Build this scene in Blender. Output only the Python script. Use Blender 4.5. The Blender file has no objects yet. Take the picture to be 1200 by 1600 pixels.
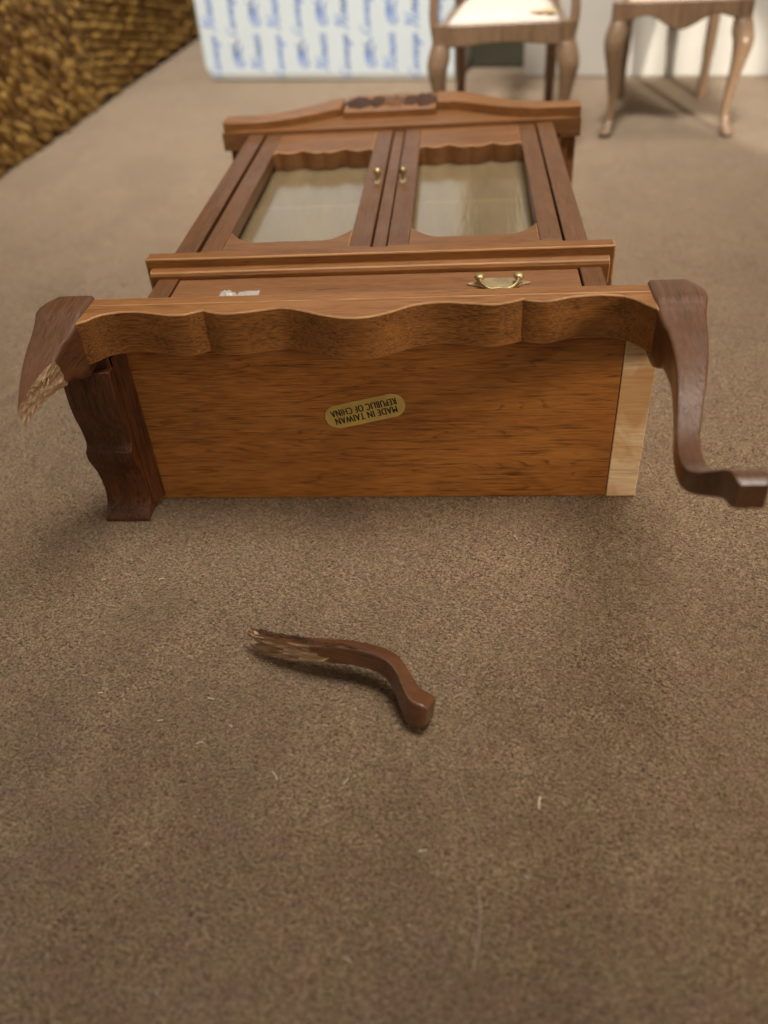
import bpy, bmesh, math, random
from mathutils import Vector, Matrix, noise

S = 0.01                      # everything below is written in centimetres
SC = bpy.context.scene
COL = SC.collection
random.seed(7)

# ------------------------------------------------------------------ camera
CAM_LOC = Vector((1.6517, -13.2762, 10.5803))
PITCH, YAW, ROLL, FPX = math.radians(39.32), math.radians(-6.6658), math.radians(-4.4663), 1328.98
fw = Vector((math.sin(YAW) * math.cos(PITCH), math.cos(YAW) * math.cos(PITCH), -math.sin(PITCH)))
rt = Vector((math.cos(YAW), -math.sin(YAW), 0))
up = rt.cross(fw)
rt2 = rt * math.cos(ROLL) + up * math.sin(ROLL)
up2 = rt2.cross(fw)
cam_data = bpy.data.cameras.new('camera')
cam = bpy.data.objects.new('camera', cam_data)
COL.objects.link(cam)
m = Matrix((rt2, up2, -fw)).transposed().to_4x4()
m.translation = CAM_LOC * S
cam.matrix_world = m
cam_data.sensor_fit = 'VERTICAL'
cam_data.sensor_height = 36
cam_data.sensor_width = 27
cam_data.lens = 36 * FPX / 1600
cam_data.clip_start = 0.005
cam_data.clip_end = 50
cam_data.dof.use_dof = True
cam_data.dof.focus_distance = 0.150
cam_data.dof.aperture_fstop = 15
SC.camera = cam

# ------------------------------------------------------------------ light
W = bpy.data.worlds.new('World')
SC.world = W
W.use_nodes = True
W.node_tree.nodes['Background'].inputs[0].default_value = (0.62, 0.50, 0.37, 1)
W.node_tree.nodes['Background'].inputs[1].default_value = 0.31


def spot(name, loc, target, power, col, size, radius, blend=1.0):
    d = bpy.data.lights.new(name, 'SPOT')
    d.energy, d.color, d.spot_size, d.spot_blend, d.shadow_soft_size = power, col, math.radians(size), blend, radius * S
    o = bpy.data.objects.new(name, d)
    COL.objects.link(o)
    o.location = Vector(loc) * S
    o.rotation_euler = (Vector(target) - Vector(loc)).to_track_quat('-Z', 'Y').to_euler()


spot('window_light', (14, 11, 60), (2.0, 4.2, 0), 35, (1.0, 0.93, 0.84), 38, 22)
spot('room_lamp', (29, -17, 9.5), (6.5, -1.2, 1.0), 5.3, (1.0, 0.81, 0.56), 25, 7)
spot('ceiling_lamp', (-8, -40, 95), (-5, 54, 0), 82, (1.0, 0.95, 0.87), 42, 10)
spot('low_beam', (19, -14, 8), (13, 29, 0.8), 9, (1.0, 0.93, 0.82), 8.4, 0.4, 0.35)

SC.view_settings.view_transform = 'Standard'
SC.view_settings.look = 'None'
SC.view_settings.exposure = -0.1
SC.view_settings.gamma = 1
SC.render.engine = 'CYCLES'
SC.cycles.use_denoising = True
SC.cycles.max_bounces = 8
SC.cycles.caustics_reflective = False
SC.cycles.caustics_refractive = False


# ------------------------------------------------------------------ materials
class NT:
    def __init__(self, name):
        self.m = bpy.data.materials.new(name)
        self.m.use_nodes = True
        self.t = self.m.node_tree
        self.b = self.t.nodes['Principled BSDF']
        self.co = self.t.nodes.new('ShaderNodeTexCoord').outputs['Object']

    def n(self, typ, **kw):
        nd = self.t.nodes.new(typ)
        for k, v in kw.items():
            setattr(nd, k, v)
        return nd

    def l(self, a, b):
        self.t.links.new(a, b)

    def mapping(self, scale, rot=(0, 0, 0), src=None, loc=(0, 0, 0)):
        nd = self.n('ShaderNodeMapping')
        nd.inputs['Scale'].default_value = scale
        nd.inputs['Rotation'].default_value = rot
        nd.inputs['Location'].default_value = loc
        self.l(src or self.co, nd.inputs['Vector'])
        return nd.outputs[0]

    def noise(self, vec, scale, detail=4, rough=0.55, dist=0.0):
        nd = self.n('ShaderNodeTexNoise')
        nd.inputs['Scale'].default_value = scale
        nd.inputs['Detail'].default_value = detail
        nd.inputs['Roughness'].default_value = rough
        nd.inputs['Distortion'].default_value = dist
        self.l(vec, nd.inputs['Vector'])
        return nd.outputs['Fac']

    def ramp(self, fac, stops):
        nd = self.n('ShaderNodeValToRGB')
        e = nd.color_ramp.elements
        while len(e) < len(stops):
            e.new(0.5)
        for el, (p, c) in zip(e, stops):
            el.position = p
            el.color = (c, c, c, 1) if isinstance(c, (int, float)) else (*c, 1)
        self.l(fac, nd.inputs[0])
        return nd.outputs[0]

    def mix(self, fac, a, b, mode='MIX'):
        nd = self.n('ShaderNodeMix', data_type='RGBA', blend_type=mode)
        if isinstance(fac, (int, float)):
            nd.inputs[0].default_value = fac
        else:
            self.l(fac, nd.inputs[0])
        for i, c in ((6, a), (7, b)):
            if isinstance(c, tuple):
                nd.inputs[i].default_value = (*c, 1)
            else:
                self.l(c, nd.inputs[i])
        return nd.outputs[2]

    def bump(self, h, strength, dist):
        nd = self.n('ShaderNodeBump')
        nd.inputs['Strength'].default_value = strength
        nd.inputs['Distance'].default_value = dist
        self.l(h, nd.inputs['Height'])
        self.l(nd.outputs[0], self.b.inputs['Normal'])
        return nd

    def set(self, **kw):
        for k, v in kw.items():
            self.b.inputs[k.replace('_', ' ')].default_value = v


def wood(name, light, dark, axis='x', rough=0.42, coat=0.25, pores=0.75, scale=1.0, tilt=0.0, wear=0.15, pale=(0.42, 0.27, 0.15), seed=0.0, spec=0.3, blotch=None, rings=0.0, stain=0.0):
    """Stained mahogany-like wood with its grain along one axis."""
    k = NT(name)
    st = {'x': (1, 9, 9), 'y': (9, 1, 9), 'z': (9, 9, 1)}[axis]
    st2 = {'x': (1, 22, 22), 'y': (22, 1, 22), 'z': (22, 22, 1)}[axis]
    rot = {'x': (0, tilt, 0), 'y': (0, 0, tilt), 'z': (tilt, 0, 0)}[axis]
    v1 = k.mapping(st, rot, loc=(seed, seed * 1.7, seed * 0.6))
    v2 = k.mapping(st2, rot, loc=(seed * 2, seed, seed * 1.3))
    n1 = k.noise(v1, 26 * scale, 5, 0.6, 0.35)
    c = k.ramp(n1, [(0.30, dark), (0.52, tuple((a + b) / 2 for a, b in zip(light, dark))), (0.72, light)])
    n2 = k.noise(v2, 62 * scale, 2, 0.5, 0.15)                    # dark pore dashes
    p = k.ramp(n2, [(0.54, 0.0), (0.63, 1.0)])
    n3 = k.noise(k.co, 60, 2)
    pm = k.n('ShaderNodeMath', operation='MULTIPLY')
    k.l(p, pm.inputs[0])
    k.l(k.ramp(n3, [(0.35, 0.2), (0.65, 1.0)]), pm.inputs[1])
    pm2 = k.n('ShaderNodeMath', operation='MULTIPLY')
    k.l(pm.outputs[0], pm2.inputs[0])
    pm2.inputs[1].default_value = pores
    c = k.mix(pm2.outputs[0], c, tuple(x * 0.16 for x in dark))
    if rings:
        nr = k.noise(k.mapping({'x': (1, 10, 10), 'y': (10, 1, 10), 'z': (10, 10, 1)}[axis], rot, loc=(seed * 3, seed, 0.37)), 15, 2, 0.4, 0.0)
        m1 = k.n('ShaderNodeMath', operation='MULTIPLY')
        k.l(nr, m1.inputs[0])
        m1.inputs[1].default_value = 26
        m2 = k.n('ShaderNodeMath', operation='FRACT')
        k.l(m1.outputs[0], m2.inputs[0])
        line = k.ramp(m2.outputs[0], [(0.0, 0.0), (0.72, 0.10), (0.90, 1.0), (0.97, 1.0), (1.0, 0.0)])
        brk = k.ramp(k.noise(k.mapping({'x': (1, 5, 5), 'y': (5, 1, 5), 'z': (5, 5, 1)}[axis], rot), 70, 3, .6), [(0.44, 0.0), (0.60, rings)])
        m3 = k.n('ShaderNodeMath', operation='MULTIPLY')
        k.l(line, m3.inputs[0])
        k.l(brk, m3.inputs[1])
        c = k.mix(m3.outputs[0], c, tuple(x * 0.32 for x in dark))
    if stain:
        c = k.mix(k.ramp(k.noise(k.mapping((1, 1, 1.6), loc=(0.013, 0, 0.021)), 27, 3, .55, .5), [(0.40, 0.0), (0.62, stain)]), c, tuple(x * 0.55 for x in dark))
    # fine fibre
    v3 = k.mapping({'x': (1, 14, 14), 'y': (14, 1, 14), 'z': (14, 14, 1)}[axis], rot)
    n4 = k.noise(v3, 190 * scale, 2, 0.6)
    c = k.mix(k.ramp(n4, [(0.35, 0.0), (0.75, 0.5)]), c, tuple(min(1, x * 1.5) for x in light))
    # rubbed pale specks
    n5 = k.noise(k.mapping(tuple(0.3 * q + 0.7 for q in st), rot), 210, 5, 0.75)
    c = k.mix(k.ramp(n5, [(0.68, 0.0), (0.76, wear)]), c, pale)
    if blotch:
        c = k.mix(k.ramp(k.noise(k.mapping((1, 1, .6)), 95, 3, .6, .6), [(0.50, 0.0), (0.62, 0.6)]), c, blotch)
    k.l(c, k.b.inputs['Base Color'])
    r = k.ramp(k.noise(k.co, 90, 3), [(0.3, rough - 0.07), (0.7, rough + 0.12)])
    k.l(r, k.b.inputs['Roughness'])
    k.set(Coat_Weight=coat, Coat_Roughness=0.22, Specular_IOR_Level=spec)
    ad = k.n('ShaderNodeMath', operation='SUBTRACT')
    k.l(n4, ad.inputs[0])
    k.l(pm.outputs[0], ad.inputs[1])
    k.bump(ad.outputs[0], 0.22, 0.0003)
    return k.m


def plain(name, col, rough=0.5, metal=0.0, var=0.15, vscale=120, bump=0.15, **kw):
    k = NT(name)
    n = k.noise(k.co, vscale, 4, 0.6)
    c = k.ramp(n, [(0.3, tuple(x * (1 - var) for x in col)), (0.7, tuple(min(1, x * (1 + var)) for x in col))])
    k.l(c, k.b.inputs['Base Color'])
    k.set(Roughness=rough, Metallic=metal, **kw)
    if bump:
        k.bump(k.noise(k.co, vscale * 4, 4, 0.6), bump, 0.0003)
    return k.m


M = {}
M['board'] = wood('underside_wood', (0.42, 0.175, 0.043), (0.23, 0.074, 0.015), 'x', rough=0.44, coat=0.15, pores=0.9, rings=.85, stain=.55, tilt=math.radians(5), scale=1.15)
M['apron'] = wood('apron_wood', (0.32, 0.138, 0.042), (0.17, 0.066, 0.020), 'x', rough=0.45, coat=0.1, wear=0.3, seed=.3, scale=1.5, pores=.5)
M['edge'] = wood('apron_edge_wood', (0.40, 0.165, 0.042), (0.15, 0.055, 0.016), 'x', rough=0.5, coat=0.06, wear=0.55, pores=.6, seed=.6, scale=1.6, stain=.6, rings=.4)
M['side'] = wood('side_apron_wood', (0.13, 0.044, 0.015), (0.030, 0.011, 0.006), 'z', rough=0.38, coat=0.3, stain=.6, wear=0.25, seed=.8)  # shade of the left side put into the colour, darker than the front apron
M['leg'] = wood('leg_wood', (0.140, 0.058, 0.024), (0.070, 0.028, 0.012), 'y', rough=0.38, coat=0.5, pores=0.3, wear=0.25, seed=.5, spec=.45)
M['frame_y'] = wood('stile_wood', (0.155, 0.067, 0.027), (0.092, 0.038, 0.015), 'y', rough=0.45, coat=0.1, pores=0.35, scale=1.5, seed=.2)
M['frame_x'] = wood('rail_wood', (0.215, 0.094, 0.033), (0.130, 0.053, 0.018), 'x', rough=0.45, coat=0.1, pores=0.35, scale=1.5, seed=.9)
M['drawer'] = wood('drawer_wood', (0.25, 0.113, 0.047), (0.16, 0.067, 0.026), 'x', rough=0.45, coat=0.1, pores=0.5, scale=1.5, seed=1.4)
M['moulding'] = wood('moulding_wood', (0.255, 0.108, 0.031), (0.135, 0.052, 0.015), 'x', rough=0.45, coat=0.1, pores=0.5, scale=1.5, wear=0.4, seed=1.9)
M['worn'] = wood('worn_edge_wood', (0.46, 0.25, 0.11), (0.28, 0.13, 0.045), 'x', rough=0.55, coat=0.0, pores=0.3, seed=2.1)
M['raw'] = wood('bare_wood', (0.84, 0.60, 0.41), (0.62, 0.40, 0.235), 'x', rough=0.75, coat=0.0, pores=0.35, wear=0.0, scale=0.8, seed=3.1, tilt=math.radians(8), blotch=(0.50, 0.24, 0.06))
M['split'] = wood('split_wood', (0.60, 0.43, 0.28), (0.26, 0.14, 0.07), 'y', rough=0.8, coat=0.0, pores=0.7, wear=0.2, scale=1.6, seed=3.4)
M['scar'] = wood('scar_wood', (0.075, 0.036, 0.020), (0.022, 0.011, 0.007), 'x', rough=0.85, coat=0, pores=0.6, scale=1.5, seed=4)
M['inside'] = wood('inside_wood', (0.62, 0.50, 0.34), (0.50, 0.37, 0.22), 'y', rough=0.6, coat=0, pores=0.3, seed=4.4)
M['chair'] = wood('chair_wood', (0.275, 0.175, 0.105), (0.165, 0.098, 0.055), 'z', rough=0.3, coat=0.6, pores=0.3, seed=5)
M['brass'] = plain('brass', (0.46, 0.35, 0.17), 0.48, 0.9, 0.4, 240, 0.2)
M['dull_brass'] = plain('dull_brass', (0.40, 0.31, 0.17), 0.6, 0.5, 0.35, 260, 0.2)
M['foil'] = plain('gold_foil', (0.66, 0.50, 0.16), 0.42, 0.55, 0.18, 160, 0.12)
M['ink'] = plain('dark_ink', (0.012, 0.009, 0.006), 0.6, 0, 0.1, 100, 0)
M['blue'] = plain('blue_ink', (0.19, 0.30, 0.66), 0.7, 0, 0.25, 120, 0)
M['glue'] = plain('dried_glue', (0.47, 0.43, 0.39), 0.25, 0, 0.15, 300, 0.4)
M['paper'] = plain('white_paper', (0.70, 0.79, 0.83), 0.55, 0, 0.03, 40, 0.05)
M['card_edge'] = plain('card_edge', (0.58, 0.57, 0.52), 0.7, 0, 0.08, 60, 0.1)
M['cream'] = plain('cream_card', (0.56, 0.53, 0.47), 0.6, 0, 0.04, 30, 0.05)
M['olive'] = plain('gap_shade_olive', (0.045, 0.040, 0.022), 0.7, 0, 0.2, 50, 0.1)
M['fabric'] = plain('seat_fabric', (0.80, 0.70, 0.60), 0.9, 0, 0.06, 200, 0.3)
M['peach'] = plain('peach_seat_fabric', (0.80, 0.60, 0.43), 0.9, 0, 0.06, 200, 0.3)
M['stain'] = plain('stain', (0.62, 0.42, 0.20), 0.9, 0, 0.15, 300, 0.2)
M['lint'] = plain('lint', (0.62, 0.52, 0.40), 0.8, 0, 0.2, 200, 0)
M['hair'] = plain('pale_hair', (0.36, 0.29, 0.22), 0.6, 0, 0.2, 200, 0)

k = NT('clear_acrylic')
tr = k.n('ShaderNodeBsdfTransparent')
tr.inputs[0].default_value = (0.84, 0.79, 0.68, 1)
gl = k.n('ShaderNodeBsdfGlossy')
gl.inputs['Roughness'].default_value = 0.14
fr = k.n('ShaderNodeLayerWeight')
mxs = k.n('ShaderNodeMixShader')
k.l(k.ramp(fr.outputs['Facing'], [(0.2, 0.06), (0.6, 0.24), (0.85, 0.5)]), mxs.inputs[0])
k.l(tr.outputs[0], mxs.inputs[1])
k.l(gl.outputs[0], mxs.inputs[2])
bmp = k.n('ShaderNodeBump')
bmp.inputs['Strength'].default_value = .12
bmp.inputs['Distance'].default_value = .0006
k.l(k.noise(k.mapping((1, .12, 1)), 420, 2), bmp.inputs['Height'])
k.l(bmp.outputs[0], gl.inputs['Normal'])
df = k.n('ShaderNodeBsdfDiffuse')
df.inputs[0].default_value = (0.46, 0.35, 0.20, 1)                    # beige haze layer: the panes' reflection put into a diffuse colour
dm = k.n('ShaderNodeMixShader')
k.l(k.ramp(k.noise(k.mapping((1, .25, 1)), 130, 3), [(0.3, 0.20), (0.7, 0.34)]), dm.inputs[0])
k.l(mxs.outputs[0], dm.inputs[1])
k.l(df.outputs[0], dm.inputs[2])
k.l(dm.outputs[0], k.t.nodes['Material Output'].inputs['Surface'])
M['glass'] = k.m

k = NT('wicker')
inf = k.n('ShaderNodeObjectInfo')
c = k.ramp(inf.outputs['Random'], [(0.0, (0.20, 0.095, 0.018)), (0.5, (0.44, 0.25, 0.050)), (1.0, (0.60, 0.38, 0.10))])
n = k.noise(k.mapping((60, 60, 300)), 5, 3)
c = k.mix(k.ramp(n, [(0.4, 0.0), (0.7, 0.75)]), c, (0.10, 0.045, 0.012))
k.l(c, k.b.inputs['Base Color'])
k.set(Roughness=0.55)
M['wicker'] = k.m
M['wicker_core'] = plain('wicker_core', (0.17, 0.085, 0.022), 0.8, 0, 0.3, 100, 0.3)

# brown microsuede: short nap, speckled light and dark, brushed patches
k = NT('brown_suede')
nA = k.noise(k.mapping((1, 1.3, 1), (0, 0, 0.5)), 1950, 3, 0.62, 0.7)
nB = k.noise(k.mapping((1.3, 1, 1), (0, 0, -0.6)), 3000, 2, 0.6, 0.3)
nP = k.noise(k.mapping((1, 0.8, 1), (0, 0, 0.3)), 24, 4, 0.62, 0.8)
nQ = k.noise(k.co, 170, 3, 0.6, 0.4)
mx = k.mix(0.30, nA, nB)
c1 = k.ramp(mx, [(0.40, (0.054, 0.027, 0.013)), (0.46, (0.196, 0.117, 0.063)), (0.50, (0.308, 0.199, 0.114)), (0.565, (0.365, 0.248, 0.148)), (0.645, (0.58, 0.43, 0.29))])
c1 = k.mix(k.ramp(nP, [(0.42, 0.0), (0.60, 0.22)]), c1, (0.345, 0.238, 0.140))
c1 = k.mix(k.ramp(k.noise(k.mapping((1, 0.6, 1), (0, 0, -0.7)), 34, 4, 0.6, 1.2), [(0.40, 0.30), (0.54, 0.0)]), c1, (0.155, 0.092, 0.048))
c1 = k.mix(k.ramp(nQ, [(0.40, 0.18), (0.60, 0.0)]), c1, (0.180, 0.110, 0.050))
hs = k.n('ShaderNodeHueSaturation')
k.l(c1, hs.inputs['Color'])
k.l(k.ramp(k.noise(k.co, 210, 2), [(0.35, 0.492), (0.65, 0.507)]), hs.inputs['Hue'])
k.l(hs.outputs[0], k.b.inputs['Base Color'])
k.set(Roughness=0.95, Sheen_Weight=0.5, Sheen_Roughness=0.5, Specular_IOR_Level=0.1)
k.b.inputs['Sheen Tint'].default_value = (1.0, 0.88, 0.74, 1)
k.bump(mx, 0.9, 0.0009)
M['suede'] = k.m


# ------------------------------------------------------------------ helpers
def finish(name, me, mats, parent=None, bevel=0.0, segs=2, smooth=None, bmat=None, loc=None, lim=35):
    me.name = name
    for mt in (mats if isinstance(mats, (list, tuple)) else [mats]):
        me.materials.append(M[mt])
    ob = bpy.data.objects.new(name, me)
    COL.objects.link(ob)
    if parent is not None:
        ob.parent = parent
    if loc is not None:
        ob.location = Vector(loc) * S
    if bevel:
        b = ob.modifiers.new('bevel', 'BEVEL')
        b.width, b.segments, b.limit_method, b.angle_limit = bevel * S, segs, 'ANGLE', math.radians(lim)
        b.harden_normals = False
        if bmat is not None:
            b.material = bmat
    if smooth is not None:
        for p in me.polygons:
            p.use_smooth = True
        me.set_sharp_from_angle(angle=math.radians(smooth))
    return ob


def mesh(verts, faces):
    me = bpy.data.meshes.new('mesh')
    me.from_pydata([tuple(c * S for c in v) for v in verts], [], faces)
    bm = bmesh.new()
    bm.from_mesh(me)
    bmesh.ops.recalc_face_normals(bm, faces=bm.faces[:])
    bm.to_mesh(me)
    bm.free()
    return me


def box(x0, x1, y0, y1, z0, z1):
    v = [(x, y, z) for z in (z0, z1) for y in (y0, y1) for x in (x0, x1)]
    return mesh(v, [(0, 1, 3, 2), (4, 6, 7, 5), (0, 4, 5, 1), (2, 3, 7, 6), (0, 2, 6, 4), (1, 5, 7, 3)])


def prism(poly, axis, a, b):
    """Extrude a 2-D outline along an axis: 'x' takes (y,z), 'y' takes (x,z), 'z' takes (x,y)."""
    def P(p, t):
        return {'x': (t, p[0], p[1]), 'y': (p[0], t, p[1]), 'z': (p[0], p[1], t)}[axis]
    n = len(poly)
    v = [P(p, a) for p in poly] + [P(p, b) for p in poly]
    f = [tuple(range(n)), tuple(range(n, 2 * n))] + [(i, (i + 1) % n, n + (i + 1) % n, n + i) for i in range(n)]
    return mesh(v, f)


def strip(lo, hi, axis, a, b):
    """Like prism, for an outline given as a lower and an upper polyline of equal length (quads, safe for wavy edges)."""
    def P(p, t):
        return {'x': (t, p[0], p[1]), 'y': (p[0], t, p[1]), 'z': (p[0], p[1], t)}[axis]
    n = len(lo)
    v = [P(p, a) for p in lo] + [P(p, a) for p in hi] + [P(p, b) for p in lo] + [P(p, b) for p in hi]
    f = []
    for i in range(n - 1):
        f += [(i, i + 1, n + i + 1, n + i), (2 * n + i, 3 * n + i, 3 * n + i + 1, 2 * n + i + 1),
              (i, 2 * n + i, 2 * n + i + 1, i + 1), (n + i, n + i + 1, 3 * n + i + 1, 3 * n + i)]
    f += [(0, n, 3 * n, 2 * n), (n - 1, 3 * n - 1, 4 * n - 1, 2 * n - 1)]
    return mesh(v, f)


def loft(rings, cap=True):
    n = len(rings[0])
    v = [p for r in rings for p in r]
    f = []
    for i in range(len(rings) - 1):
        for j in range(n):
            f.append((i * n + j, i * n + (j + 1) % n, (i + 1) * n + (j + 1) % n, (i + 1) * n + j))
    if cap:
        f += [tuple(range(n)), tuple(range((len(rings) - 1) * n, len(rings) * n))]
    return mesh(v, f)


def tube(path, rad, n=8, flat=1.0):
    """Round bar along a list of points; rad is a number or a list."""
    P = [Vector(p) for p in path]
    rings = []
    ref = None
    for i, p in enumerate(P):
        t = (P[min(i + 1, len(P) - 1)] - P[max(i - 1, 0)]).normalized()
        if ref is None:
            ref = Vector((0, 0, 1)) if abs(t.z) < 0.9 else Vector((1, 0, 0))
        a = (ref - t * ref.dot(t)).normalized()
        ref = a
        b = t.cross(a)
        r = rad[i] if isinstance(rad, (list, tuple)) else rad
        rings.append([tuple(p + a * math.cos(q) * r * flat + b * math.sin(q) * r) for q in [2 * math.pi * j / n for j in range(n)]])
    return loft(rings)


def lathe(prof, n=16, axis='z', at=(0, 0, 0)):
    rings = []
    for r, h in prof:
        ring = []
        for j in range(n):
            q = 2 * math.pi * j / n
            c, s = r * math.cos(q), r * math.sin(q)
            ring.append({'z': (at[0] + c, at[1] + s, at[2] + h), 'y': (at[0] + c, at[1] + h, at[2] + s)}[axis])
        rings.append(ring)
    return loft(rings)


def spline(pts, per=8):
    """Catmull-Rom through tuples of any length."""
    out = []
    n = len(pts)
    for i in range(n - 1):
        p0, p1, p2, p3 = pts[max(i - 1, 0)], pts[i], pts[i + 1], pts[min(i + 2, n - 1)]
        for j in range(per):
            t = j / per
            out.append(tuple(0.5 * (2 * b + (c - a) * t + (2 * a - 5 * b + 4 * c - d_) * t * t + (3 * b - a - 3 * c + d_) * t ** 3)
                             for a, b, c, d_ in zip(p0, p1, p2, p3)))
    out.append(tuple(pts[-1]))
    return out


def interp(tab, s):
    if s <= tab[0][0]:
        return tab[0][1:]
    for a, b in zip(tab, tab[1:]):
        if s <= b[0]:
            t = (s - a[0]) / (b[0] - a[0])
            return tuple(x + (y - x) * t for x, y in zip(a[1:], b[1:]))
    return tab[-1][1:]


def thing(name, label, cat, loc=(0, 0, 0), rotz=0.0, group=None):
    e = bpy.data.objects.new(name, None)
    e.empty_display_size = 0.01
    COL.objects.link(e)
    e.location = Vector(loc) * S
    e.rotation_euler = (0, 0, rotz)
    tag(e, label, cat, group)
    return e


def tag(ob, label, cat, group=None):
    ob['label'] = label
    ob['category'] = cat
    if group:
        ob['group'] = group
    return ob


# ------------------------------------------------------------------ the suede surface
def suede():
    def fine(a, b, n):
        return [a + (b - a) * i / n for i in range(n + 1)]
    xs = [-200, -120, -60] + fine(-40, 40, 60) + [60, 120, 200]
    ys = [-160, -90, -45] + fine(-25, 60, 64) + [90, 140, 200]
    v, f = [], []
    for y in ys:
        for x in xs:
            z = 0.0
            if abs(x) < 45 and y < 70:                             # faint give of the padding in the far part, down only
                t_ = max(0.0, min(1.0, (y - 16) / 8))
                z = t_ * t_ * (3 - 2 * t_) * (-0.05 - 0.05 * noise.noise(Vector((x * 0.11, y * 0.11, 3.3))))
            v.append((x, y, z))
    nx = len(xs)
    for j in range(len(ys) - 1):
        for i in range(nx - 1):
            f.append((j * nx + i, j * nx + i + 1, (j + 1) * nx + i + 1, (j + 1) * nx + i))
    ob = finish('suede_surface', mesh(v, f), 'suede', smooth=180)
    ob['kind'] = 'structure'
    ob['label'] = 'brown speckled suede upholstery everything rests on'


suede()


def nap(n=360000):
    """Short fibres of the suede over the stretch near enough to tell them apart."""
    import numpy as np
    r = np.random.default_rng(5)
    y = -10.5 + 30 * r.random(n) ** 1.35
    half = 5.6 + (y + 10.5) * .50
    x = .7 - (y + 10.5) * .05 + (r.random(n) * 2 - 1) * half
    keep = ~((np.abs(x) < 5.0) & (y > .1) & (y < 12)) & (r.random(n) < np.clip((19.5 - y) / 11, 0, 1))
    x, y = x[keep], y[keep]
    n = len(x)
    # nap direction drifts slowly across the cloth
    ang = .6 * np.sin(x * .55 + y * .3) + .5 * np.sin(y * .8 - x * .2 + 1.3) + .35 * np.sin(x * 2.3 + 2.0) + r.normal(0, .75, n) + .35
    L = .055 + .055 * r.random(n)
    w = .0075 + .006 * r.random(n)
    h = .012 + .030 * r.random(n)
    dx, dy = np.cos(ang), np.sin(ang)
    V = np.zeros((n, 3, 3), np.float32)
    V[:, 0] = np.stack([x - dy * w, y + dx * w, np.full(n, -.10)], 1)
    V[:, 1] = np.stack([x + dy * w, y - dx * w, np.full(n, -.10)], 1)
    V[:, 2] = np.stack([x + dx * L, y + dy * L, h], 1)
    V[:, 0, 2] = V[:, 1, 2] = -.004
    me = bpy.data.meshes.new('suede_nap')
    me.vertices.add(3 * n)
    me.vertices.foreach_set('co', (V.reshape(-1) * S).astype(np.float32))
    me.loops.add(3 * n)
    me.loops.foreach_set('vertex_index', np.arange(3 * n, dtype=np.int32))
    me.polygons.add(n)
    me.polygons.foreach_set('loop_start', np.arange(0, 3 * n, 3, dtype=np.int32))
    me.polygons.foreach_set('loop_total', np.full(n, 3, np.int32))
    me.update()
    ob = finish('suede_nap', me, 'suede')
    ob['kind'] = 'stuff'
    ob['label'] = 'short fuzzy nap of the brown suede'
    ob['category'] = 'fabric nap'


nap()

# ------------------------------------------------------------------ cabriole legs (shared by cabinet, stub and fallen piece)
# s = distance below the cabinet, outer edge, inner edge across, inner edge in depth (all from the leg's axis)
LEG = spline([(-0.32, .41, -.44, -.66), (-0.05, .41, -.44, -.66), (0.3, .405, -.44, -.66), (0.42, .375, -.44, -.66), (0.73, .31, -.43, -.64), (1.0, .265, -.40, -.52), (1.22, .235, -.365, -.41), (1.82, .125, -.365, -.375),
              (2.34, 0.0, -.42, -.42), (2.81, -.13, -.49, -.49), (3.28, -.245, -.575, -.575), (3.7, -.29, -.61, -.61),
              (4.0, -.27, -.60, -.60), (4.25, -.16, -.52, -.52), (4.45, .02, -.38, -.40), (4.6, .15, -.28, -.31), (4.72, .185, -.25, -.27), (4.86, .18, -.235, -.25), (4.92, .15, -.20, -.22)], 5)
LX, LZ = 5.2, 3.94
RS = [(1, .55), (1, .88), (.96, .97), (.88, 1), (-.88, 1), (-.965, .965), (-1, .88), (-1, -.85), (-.96, -.96), (-.85, -1), (.85, -1), (.96, -.96), (1, -.85)]
RS = [(1, 0.0)] + RS[0:4] + [(0, 1)] + RS[4:7] + [(-1, 0)] + RS[7:10] + [(0, -1)] + RS[10:13]
_R = []
for i_, (p_, q_) in enumerate(RS):                                  # split the long sides
    _R.append((p_, q_))
    p2, q2 = RS[(i_ + 1) % len(RS)]
    n_s = int(max(abs(p2 - p_), abs(q2 - q_)) / .22)
    for j_ in range(1, n_s + 1):
        t_ = j_ / (n_s + 1)
        _R.append((p_ + (p2 - p_) * t_, q_ + (q2 - q_) * t_))
RS = _R


def leg_point(s, p, q, side):
    a, bx, bz = interp(LEG, s)
    ax = a - .20 * math.exp(-((s + .36) / .26) ** 2)
    x = LX + (ax + bx) / 2 + p * (ax - bx) / 2
    z = LZ + (a + bz) / 2 + q * (a - bz) / 2
    return (side * x, -s, z)


def leg_mesh(side, s0f, s1f, n=46):
    rings = []
    for i in range(n + 1):
        t = i / n
        rings.append([leg_point(s0f(p, q) * (1 - t) + s1f(p, q) * t, p, q, side) for p, q in RS])
    return rings


FR = [2.05, .57, .08, .3, 0]


def fracture(p, q, seed=0):
    """Where along the leg the wood tore: far down the outer front, high up the inside."""
    base = FR[0] + FR[1] * p + FR[2] * q
    if FR[4]:
        base = max(base, FR[4] + .30 * math.exp(-((p + .1) / .22) ** 2) + .10 * noise.noise(Vector((p * 5, q * 5, 3.0))))
    return base + FR[3] * (0.20 * noise.noise(Vector((p * 2.7 + seed, q * 2.7, 1.7))) + 0.13 * noise.noise(Vector((p * 7, q * 7 + seed, 5.1))) + 0.10 * noise.noise(Vector((p * 15, q * 15, 9.1))))


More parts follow.
